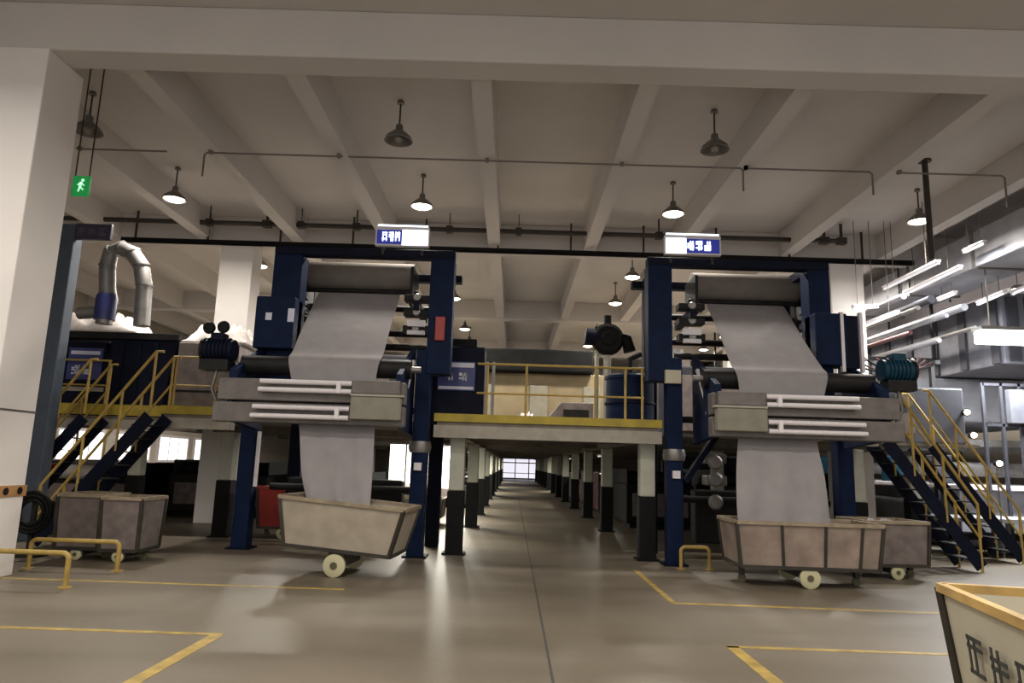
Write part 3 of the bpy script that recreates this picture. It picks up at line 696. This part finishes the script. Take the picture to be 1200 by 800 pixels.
# dark blower assembly
t = thing('blower', (1.5, 12.6, DZ), 'dark blower with round housing on white pipes above the aisle', 'blower')
p = at(712, 398, 13.15)
MB().lathe(p, [(0, -.15), (.24, -.15), (.30, -.08), (.30, .08), (.24, .15), (0, .15)], 26, 'y').build('fan_housing', 'black', t, smooth='auto')
MB().lathe(p+Vector((0, -.155, 0)), [(0, -.02), (.12, -.02), (.14, .01)], 18, 'y').build('inlet_ring', 'black', t, smooth='auto')
MB().tube([p+Vector((-.1, 0, .02)), p+Vector((-.42, 0, .06))], .16, 16).build('blower_motor', 'navy', t, smooth='auto')
MB().tube([p+Vector((.0, 0, .22)), p+Vector((.0, 0, .46))], .07, 12).build('outlet_pipe', 'black', t)
MB().tube([p+Vector((.12, 0, .05)), p+Vector((.36, 0, .0)), p+Vector((.42, 0, -.22))], .12, 14).build('outlet_pipe', 'black', t, smooth='auto')
for x, w in ((.0, .07), (-.2, .04)): MB().tube([(p.x+x, 13.15, DZ+.003), (p.x+x, 13.15, p.z-.2)], w, 12).build('support_pipe', 'colw', t, smooth='auto')
# blue tanks
t = thing('blue_tank', (2.3, 12.7, DZ), 'dark blue round tank behind the railing beside the right machine', 'tank')
p = at(738, 450, 12.5)
MB().lathe((p.x, 12.5, DZ+.003), [(.42, 0), (.42, .86), (.44, .87), (.44, .92), (.38, .95), (0, .96)], 28).build('tank_body', 'blue', t, smooth='auto')
MB().lathe((p.x, 12.5, DZ+.003), [(.43, .42), (.445, .43), (.445, .46), (.43, .47)], 28).build('hoop', 'navy', t)
MB().tube([(p.x, 12.5, DZ+.95), (p.x, 12.5, DZ+1.25), (p.x+.2, 12.5, DZ+1.35)], .05, 10).build('pipe_stub', 'dark', t, smooth='auto')
# long machine farther back on the platform
t = thing('stenter_machine', (1, 22, DZ), 'long brownish machine box with a dark duct on top far back on the platform', 'machine')
MB().box(-1.2, 2.6, 20, 46, DZ+.15, 4.05).build('body', 'stenter', t, bevel=.03)
for k in range(8):
    y = 20.6+3.2*k
    MB().box(-1.23, -1.2, y, y+.12, DZ+.15, 4.05).box(2.6, 2.63, y, y+.12, DZ+.15, 4.05).build('band', 'dark', t)
MB().box(-1.1, 2.2, 19.7, 44, 4.06, 4.7).build('top_duct', 'black', t, bevel=.05)
for x in (-.9, .7, 2.2): MB().box(x-.25, x+.25, 19.96, 20, 2.5, 3.7).build('door_panel', 'beige', t, bevel=.01)
MB().box(-1.2, 2.6, 20.2, 45.5, DZ+.003, DZ+.15).build('plinth', 'dark', t)
t = thing('ramp_cover', (1.0, 15, DZ), 'dark sloped cover plate on the platform behind the aisle railing', 'cover')
MB().hexa([(.45, 14.2, DZ+.003), (1.6, 14.2, DZ+.003), (1.6, 15.6, DZ+.003), (.45, 15.6, DZ+.003)], [(.95, 14.2, DZ+.6), (1.6, 14.2, DZ+.6), (1.6, 15.6, DZ+.6), (.95, 15.6, DZ+.6)]).build('plate', 'brown', t, bevel=.02)
MB().box(1.0, 1.5, 14.16, 14.2, DZ+.1, DZ+.45).build('panel', 'dark', t)
heap(.25, 13.9, DZ+.035, .2, .2, .35, 2, 'small white bundle on the platform behind the aisle railing', 'white')
for i, (x0, x1, y0, y1, h, lab) in enumerate(((-4.3, -1.7, 15.2, 19, 1.6, 'dark machine housing on the platform behind the left machine'), (3.1, 6.6, 15.2, 19, 1.55, 'dark machine housing on the platform behind the right machine'))):
    t = thing('machine_housing', ((x0+x1)/2, y0, DZ), lab, 'machine')
    MB().box(x0, x1, y0, y1, DZ+.003, DZ+h).build('body', 'hoodd', t, bevel=.04)
    for k in range(3): MB().box(x0+.15+k*(x1-x0-.2)/3, x0+(k+1)*(x1-x0-.2)/3, y0-.03, y0, DZ+.15, DZ+h-.2).build('door_panel', 'brown', t, bevel=.01)
    MB().tube([(x0+.6, y0+1, DZ+h), (x0+.6, y0+1, DZ+h+.5)], .2, 16).build('flue', 'duct', t, smooth='auto')

# ================================================================= BELOW THE PLATFORM
# lit inspection screen beyond the left machine
t = thing('inspection_screen', (-2.5, 20, 0), 'brightly lit white inspection screen below the platform behind the left machine', 'screen')
p0, p1 = at(458, 516, 20), at(532, 568, 20)
MB().box(p0.x, p1.x, 20, 20.06, p1.z, p0.z-.1).build('lit_panel', 'screen', t)
MB().box(p0.x-.08, p1.x+.08, 19.75, 20.1, p1.z-.1, p1.z).build('ledge', 'white', t)
for x in (p0.x-.04, p1.x+.0): MB().box(x-.04, x+.04, 20.0, 20.1, 0, DZ-.3).build('post', 'dark', t)
b = MB()
for k in range(1, 4): b.box(p0.x+(p1.x-p0.x)*k/4-.02, p0.x+(p1.x-p0.x)*k/4+.02, 19.97, 20, p1.z, p0.z-.1)
b.build('mullion', 'steel', t)
b7 = make_bin('cloth_bin', 1.5, 1.4, .9, .2, .62, 'brown', (-.3, .3), 'brown metal bin standing in front of the lit inspection screen', .1, 'wheeled cloth bins')
b7.location = (-2.35, 17.6, 0)
b8 = make_bin('cloth_bin', 1.0, .9, .8, .2, .92, 'red', (), 'red plastic bin behind the left machine post', .1, 'wheeled cloth bins', 'red')
b8.location = (-4.22, 13.85, 0)
# rows of dark machines either side of the aisle
def floor_machine(x0, x1, y0, y1, h, m, label):
    t = thing('dye_machine', ((x0+x1)/2, y0, 0), label, 'machine', 'dark machines below the platform')
    MB().box(x0, x1, y0, y1, .12, h*.75).build('body', m, t, bevel=.03)
    MB().box(x0+.1, x1-.1, y0+.1, y1-.1, 0, .12).build('plinth', 'black', t)
    for k in range(3):
        y = y0+(y1-y0)*(k+.5)/3
        MB().tube([(x0+.1, y, h*.85), (x1-.1, y, h*.85)], h*.12, 14).build('roller', 'dark', t, smooth='auto')
    for x in (x0+.03, x1-.07): MB().box(x, x+.04, y0+.1, y1-.1, h*.7, h).build('side_plate', m, t)
    MB().box(x0+.15, x1-.15, y0-.02, y0, .3, h*.6).build('access_panel', 'brown', t, bevel=.01)
k = 0
for x0, x1, y0, y1, h, m, lab in (
    (-11.5, -8.7, 17.0, 21, 1.25, 'black', 'dark machine below the platform furthest left behind the stairs'),
    (-8.3, -5.9, 17.5, 21.5, 1.35, 'dark', 'dark machine below the platform behind the left stairs'),
    (-5.4, -3.7, 18, 22, 1.15, 'black', 'dark machine below the platform behind the red bin'),
    (2.9, 4.6, 18.2, 21.5, 1.45, 'black', 'black machine beside the aisle below the platform, first on the right'),
    (2.75, 4.6, 23, 29, 1.3, 'maroon', 'maroon machine beside the aisle below the platform, second on the right'),
    (2.6, 4.6, 31, 40, 1.2, 'maroon', 'maroon machine beside the aisle below the platform, third on the right'),
    (2.6, 4.6, 43, 56, 1.2, 'black', 'black machine beside the aisle below the platform, farthest on the right'),
    (-3.0, -1.4, 24, 32, 1.0, 'dark', 'dark machine beside the aisle below the platform, first on the left past the screen'),
    (-3.0, -1.35, 35, 55, 1.1, 'black', 'black machine beside the aisle below the platform, farthest on the left'),
    (5.0, 8.2, 17.5, 22, 1.5, 'dark', 'dark machine below the platform behind the right bins')):
    floor_machine(x0, x1, y0, y1, h, m, lab)
# screen walls that close the view below the platform
for x0, x1, y, m, lab in ((3.0, 9.0, 23, 'hoodd', 'dark partition panel below the platform right of the aisle'),):
    t = thing('partition_panel', ((x0+x1)/2, y, 0), lab, 'panel')
    MB().box(x0+1.8, x1, y, y+.06, 0, DZ-.25).build('panel', m, t)
    for k in range(5): MB().box(x0+1.8+k*1.03, x0+1.86+k*1.03, y-.03, y, 0, DZ-.25).build('post', 'dark', t)

# ================================================================= RIGHT SIDE EQUIPMENT
def area_light(loc, sx, sy, e, col, rz=0, rx=0):
    l = bpy.data.lights.new('tube_light', 'AREA'); l.shape = 'RECTANGLE'; l.size = sx; l.size_y = sy; l.energy = e; l.color = col
    o = bpy.data.objects.new('tube_light', l); COL.objects.link(o); o.location = loc; o.rotation_euler = (rx, 0, rz)
def fluo(p, q, label, n=1, w=.10):
    p, q = Vector(p), Vector(q)
    t = thing('fluorescent_light', (p+q)/2, label, 'light', 'fluorescent lights at the right')
    d = (q-p).normalized()
    MB().bar(p+Vector((0, 0, .05)), q+Vector((0, 0, .05)), w, .04).build('housing', 'white', t)
    MB().tube([p+d*.04, q-d*.04], .024, 10).build('tube_lamp', 'tube', t)
    area_light((p+q)/2-Vector((0, 0, .05)), (q-p).length*.9, .08, 22, (.92, .96, 1), math.atan2(d.y, d.x))
    b = MB()
    for s in (p+d*.02, q-d*.02): b.bar(s-Vector((0, 0, .02)), s+Vector((0, 0, .05)), .05)
    b.build('lamp_holder', 'white', t)
    for f in (.2, .8):
        c = p+(q-p)*f; top = 5.745 if c.x > 9.33 else SLAB-.003
        MB().bar((c.x, c.y, c.z+.065), (c.x, c.y, top), .012).build('hanger', 'conduit', t)
    return t
def fx(x0, y0, x1, y1, X, lab): fluo(on_x(x0, y0, X), on_x(x1, y1, X), lab)
fx(1036, 339, 1100, 308, 8.3, 'long fluorescent tube light slanting past the right pillar, upper')
fx(1060, 345, 1126, 314, 8.9, 'long fluorescent tube light just below and right of the upper one')
fx(1130, 296, 1154, 285, 9.0, 'short bright fluorescent light high under the dark duct')
fx(1006, 385, 1052, 367, 8.13, 'fluorescent tube light low beside the right pillar')
fx(1146, 357, 1178, 343, 10.2, 'fluorescent tube light above the bright work lamp, left')
fx(1100, 352, 1120, 344, 9.6, 'small fluorescent tube light between the long tubes and the bright work lamp')
fx(1186, 345, 1222, 329, 10.4, 'fluorescent tube light above the bright work lamp at the right edge')
p, q = at(999, 361, 15.2), at(1029, 360, 15.2); fluo(p, q, 'short level fluorescent light right beside the white right pillar')
# bright work lamp
t = thing('work_light', (9.9, 14, 4.3), 'very bright white work lamp at the right edge', 'light')
p, q = at(1152, 393, 14), at(1232, 397, 14)
MB().box(p.x, q.x, 14, 14.3, p.z-.13, p.z+.13).build('lit_panel', 'floodglow', t, bevel=.03)
MB().box(p.x-.03, q.x+.03, 13.98, 14.32, p.z+.13, p.z+.2).build('housing', 'steel', t)
for x in (p.x+.25, q.x-.2): MB().bar((x, 14.15, p.z+.2), (x, 14.15, 5.745), .02).build('hanger', 'conduit', t)
area_light(((p.x+q.x)/2, 14.15, p.z-.15), 1.0, .3, 420, (.93, .97, 1))
# long duct, pipe bridge
t = thing('air_duct', (9.9, 20, 6), 'large dark grey air duct running away under the ceiling at the right', 'duct')
MB().box(9.35, 10.5, 11.2, 50, 5.75, 6.5).build('duct_body', 'hood', t, bevel=.03)
for k in range(12): MB().box(9.32, 10.53, 11.6+2.4*k, 11.68+2.4*k, 5.72, 6.53).build('flange', 'steel', t)
b = MB()
for k in range(6): b.box(9.3, 9.33, 12+4.8*k, 12.03+4.8*k, 5.7, SLAB).box(10.52, 10.55, 12+4.8*k, 12.03+4.8*k, 5.7, SLAB)
b.build('hanger', 'pipe', t)
t = thing('pipe_bundle', (8.8, 20, 5), 'bundle of grey pipes running away beside the right pillar', 'pipe')
for i, (x, z, r, m) in enumerate(((8.4, 5.35, .07, 'hood'), (8.7, 5.1, .05, 'duct'), (9.0, 5.3, .09, 'hoodd'), (9.3, 4.95, .05, 'hood'), (9.7, 5.15, .08, 'hood'), (8.5, 4.55, .05, 'maroon'), (9.1, 4.4, .06, 'hood'), (9.9, 4.7, .05, 'duct'))):
    MB().tube([(x, 15, z), (x, 52, z)], r, 12).build('pipe_run', m, t, smooth='auto')
for k in range(1, 7): MB().box(8.2, 10.1, 12.8+4*k, 12.9+4*k, 4.22, 4.3).box(8.2, 8.26, 12.8+4*k, 12.86+4*k, 4.22, SLAB-.003).box(10.04, 10.1, 12.8+4*k, 12.86+4*k, 4.22, 5.71).build('hanging_rack', 'dark', t)
# printing line with hoods
t = thing('printing_machine', (11, 16, 0), 'long grey printing machine with pipework and hood at the far right', 'machine')
MB().box(9.6, 14.5, 15.5, 44, .35, 1.25).build('bed', 'hood', t, bevel=.03)
MB().box(9.5, 14.6, 15.3, 44, 1.25, 1.36).build('belt_cover', 'white', t, bevel=.02)
MB().box(9.4, 14.6, 18, 40, 2.9, 4.0).build('hood', 'hood', t, bevel=.06)
for k in range(7): MB().box(9.36, 9.4, 18.3+3.1*k, 18.4+3.1*k, 2.9, 4.0).build('hood_rib', 'hoodd', t)
for k in range(8):
    y = 16+3.6*k
    MB().box(9.45, 9.6, y, y+.15, 0, 2.95).build('frame_post', 'hoodd', t); MB().box(14.4, 14.55, y, y+.15, 0, 2.95).build('frame_post', 'hoodd', t)
    MB().box(9.45, 14.55, y, y+.12, 2.2, 2.35).build('cross_bar', 'steel', t)
for k in range(5):
    y = 16.4+2.1*k
    MB().tube([(9.8, y, 1.7), (14.2, y, 1.7)], .16, 18).build('print_roller', 'steel', t, smooth='auto')
    MB().box(9.62, 9.9, y-.25, y+.25, 1.36, 2.0).build('roller_bracket', 'teal' if k % 2 else 'hoodd', t, bevel=.02)
MB().box(9.6, 14.5, 15.7, 43.8, 0, .35).build('plinth', 'dark', t)
# vent bank above the hood, cable loops, side frames
t = thing('vent_bank', (12, 15.6, 4), 'dark ribbed ventilation bank above the grey hood at the far right', 'ventilation')
MB().box(10.9, 14.4, 15.6, 46, 4.03, 5.65).build('bank_body', 'vent', t, bevel=.03)
for k in range(26): MB().box(10.84, 10.9, 15.7+1.15*k, 15.95+1.15*k, 4.06, 5.6).build('louvre_rib', 'hoodd', t)
for k in range(8): MB().box(11.0+.42*k, 11.25+.42*k, 15.54, 15.6, 4.1, 5.55).build('louvre_rib', 'hoodd', t)
for k in range(5): MB().bar((12.6, 17+6.5*k, 5.65), (12.6, 17+6.5*k, 7.097), .05).build('hanger', 'pipe', t)
t = thing('cable_loop', (8.6, 15, 3.6), 'dark cables sagging between posts above the right stairs', 'cable')
R_ = random.Random(5)
for k in range(6):
    x0, y0 = 7.0+.3*k, 14.95+.12*k
    pts = [(x0+(8.95-x0)*f, y0, 3.86+.05*k-.3*math.sin(PI*f)*(.7+.1*k)) for f in [i/10 for i in range(11)]]
    MB().tube(pts, .022, 8).build('cable', 'maroon' if k % 2 else 'black', t, smooth='auto')
for x in (6.95, 8.98): MB().box(x-.05, x+.05, 14.9, 15.65, 3.86, 3.95).box(x-.04, x+.04, 15.1, 15.2, 3.303, 3.86).build('cable_post', 'dark', t)
t = thing('frame_panel', (11, 14.9, 0), 'grey steel frame with grey boxes at the right edge above the low table', 'frame')
q0, q1 = at(1150, 450, 15.25), at(1240, 500, 15.25)
for z in (q0.z, q1.z): MB().box(q0.x, q1.x, 15.22, 15.28, z-.03, z+.03).build('rail', 'hoodd', t)
for k in range(5): x = q0.x+(q1.x-q0.x)*k/4; MB().box(x-.03, x+.03, 15.22, 15.28, .0, q0.z+.03).build('frame_post', 'hoodd', t)
for k in range(2): x = q0.x+(q1.x-q0.x)*(k*.5+.30); MB().box(x-.02, x+.30, 15.05, 15.2, q1.z+.035, q0.z-.12).build('grey_box', 'vent', t, bevel=.01)
t = thing('red_crate', (-8.6, 13.9, 0), 'small red plastic crate under the far left platform edge', 'crate')
c = at(50, 552, 14.6)
MB().box(c.x-.22, c.x+.22, 14.5, 14.9, c.z-.15, c.z+.12).build('body', 'red', t, bevel=.02)
MB().box(c.x-.24, c.x+.24, 14.48, 14.92, c.z+.12, c.z+.16).build('rim', 'red', t)
MB().box(c.x-.35, c.x+1.2, 14.45, 15.0, c.z-.22, c.z-.151).build('shelf', 'dark', t)
for dx in (-.3, 1.1): MB().box(c.x+dx-.03, c.x+dx+.03, 14.5, 14.95, 0, c.z-.22).build('leg', 'dark', t)
t = thing('fabric_roll', (-8, 14.7, 1), 'white fabric roll lying on the shelf beside the red crate', 'fabric roll')
MB().tube([(c.x+.32, 14.72, c.z+.005), (c.x+1.05, 14.72, c.z+.005)], .15, 20).build('roll', 'sheet', t, smooth='auto')
MB().tube([(c.x+.26, 14.72, c.z+.005), (c.x+1.12, 14.72, c.z+.005)], .035, 12).build('core', 'brown', t, smooth='auto')
t = thing('hose_reel', (-6.9, 10.3, 0), 'dark hose reel on a stand behind the large pale pillar', 'hose reel')
c = at(37, 600, 10.3)
for r in (.17, .23, .28): MB().tube([(c.x+r*math.cos(a), 10.3, c.z+r*math.sin(a)) for a in [2*PI*i/24 for i in range(25)]], .03, 8).build('hose', 'black', t, smooth='auto')
MB().bar((c.x, 10.36, 0), (c.x, 10.36, c.z+.3), .06).build('stand', 'dark', t)
MB().box(c.x-.2, c.x+.2, 10.2, 10.5, 0, .04).build('foot_plate', 'dark', t)
t = thing('work_table', (10, 12.6, 0), 'low grey steel table at the right edge behind the staircase', 'table')
MB().box(8.55, 12, 14.1, 15.2, .66, .74).build('table_top', 'hood', t, bevel=.01)
for x in (8.65, 10.3, 11.9):
    for y in (14.2, 15.1): MB().box(x-.03, x+.03, y-.03, y+.03, 0, .66).build('leg', 'steel', t)
MB().box(8.6, 11.95, 14.15, 15.15, .2, .24).build('shelf', 'hoodd', t)
# small machine head between the stairs with hot spot lamps
t = thing('roller_carriage', (7.4, 14.6, DZ), 'cluttered grey machine unit with pulleys on the right platform behind the stairs', 'machine')
MB().box(6.6, 9.15, 14.4, 15.4, DZ+.003, 3.3).build('body', 'hoodd', t, bevel=.04)
for x, z in ((6.8, 3.0), (7.3, 2.9), (7.9, 3.05)): MB().tube([(x, 14.2, z), (x, 14.4, z)], .16, 16).build('pulley', 'steel', t, smooth='auto')
for x in (6.7, 7.1, 7.6, 8.1): MB().tube([(x, 14.7, 3.3), (x, 14.7, 3.75), (x+.25, 14.7, 3.9)], .05, 10).build('pipe_stub', 'duct', t, smooth='auto')
MB().box(6.75, 7.15, 14.36, 14.4, 2.4, 2.8).build('panel', 'teal', t); MB().box(7.5, 8.1, 14.36, 14.4, 2.35, 2.75).build('panel', 'brown', t)
for i, (x, y) in enumerate(((1133, 483), (1141, 510), (1171, 543))):
    p = at(x, y, 14.26 if i < 2 else 14.0)
    t = thing('spot_lamp', p, ('upper small warm glowing lamp behind the right stairs', 'middle small warm glowing lamp behind the right stairs', 'lower small warm glowing lamp at the right edge beside the stairs')[i], 'lamp', 'small warm lamps')
    MB().lathe(p, [(0, -.05), (.05, -.04), (.06, 0), (.0, .0)], 14, 'y').build('bulb', mat('warm_bulb_glow', (1, .9, .7), .5, emit=(1, .86, .66), estr=2.5, var=0), t, smooth=True)
    MB().lathe(p, [(.08, 0), (.06, .1), (.03, .12)], 14, 'y').build('casing', 'dark', t, smooth='auto')
    if i < 2: MB().bar(p+Vector((0, .1, 0)), p+Vector((0, .138, 0)), .04).build('wall_mount', 'dark', t)
    else: MB().bar(p+Vector((0, .08, -.04)), (p.x, p.y+.08, 0), .02).build('stand', 'conduit', t)

# fill lights added under the platform to brighten the aisle floor
for i, (x, y, e) in enumerate(((-1.75, 14.0, 45), (-1.75, 18.6, 60), (-1.75, 23, 60), (-1.75, 29, 70), (-1.75, 37, 90), (-1.75, 46.8, 100), (-1.75, 59, 100), (3.3, 27, 40), (3.3, 41, 60))):
    t = thing('added_batten_light', (x, y, DZ-.06), '%s added fill batten under the platform along the %s side of the aisle' % (ORD[i if i < 7 else i-7], 'left' if i < 7 else 'right'), 'light', 'added fill battens under the platform')
    MB().box(x-.06, x+.06, y-.6, y+.6, DZ-.25, DZ-.21).build('housing', 'white', t)
    for v in (-.45, .44): MB().box(x-.01, x+.01, y+v, y+v+.01, DZ-.21, DZ-.063).build('hanger', 'conduit', t)
    MB().tube([(x, y-.58, DZ-.275), (x, y+.58, DZ-.275)], .02, 10).build('tube_lamp', 'tube', t)
    area_light((x, y, DZ-.31), .1, 1.1, e*2.4, (1, .95, .82))
# ================================================================= LIGHT AND CAMERA
w = bpy.data.worlds.new('hall_air'); sc.world = w; w.use_nodes = True
w.node_tree.nodes['Background'].inputs[0].default_value = (1, .96, .92, 1)
w.node_tree.nodes['Background'].inputs[1].default_value = 1.05
cam = bpy.data.cameras.new('camera'); co = bpy.data.objects.new('camera', cam); COL.objects.link(co)
cam.sensor_fit = 'HORIZONTAL'; cam.sensor_width = 36; cam.lens = 36*F/1200; cam.clip_end = 200
Rm = Matrix.Rotation(YAW, 3, 'Z') @ Matrix.Rotation(PI/2+PITCH, 3, 'X') @ Matrix.Rotation(ROLL, 3, 'Z')
co.matrix_world = Matrix.Translation((0, 0, EYE)) @ Rm.to_4x4()
sc.camera = co
vs = sc.view_settings; vs.view_transform = 'Standard'; vs.look = 'None'; vs.gamma = 1; vs.exposure = 0; vs.use_curve_mapping = False
sc.cycles.max_bounces = 8; sc.cycles.diffuse_bounces = 5; sc.cycles.glossy_bounces = 3; sc.cycles.sample_clamp_indirect = 4
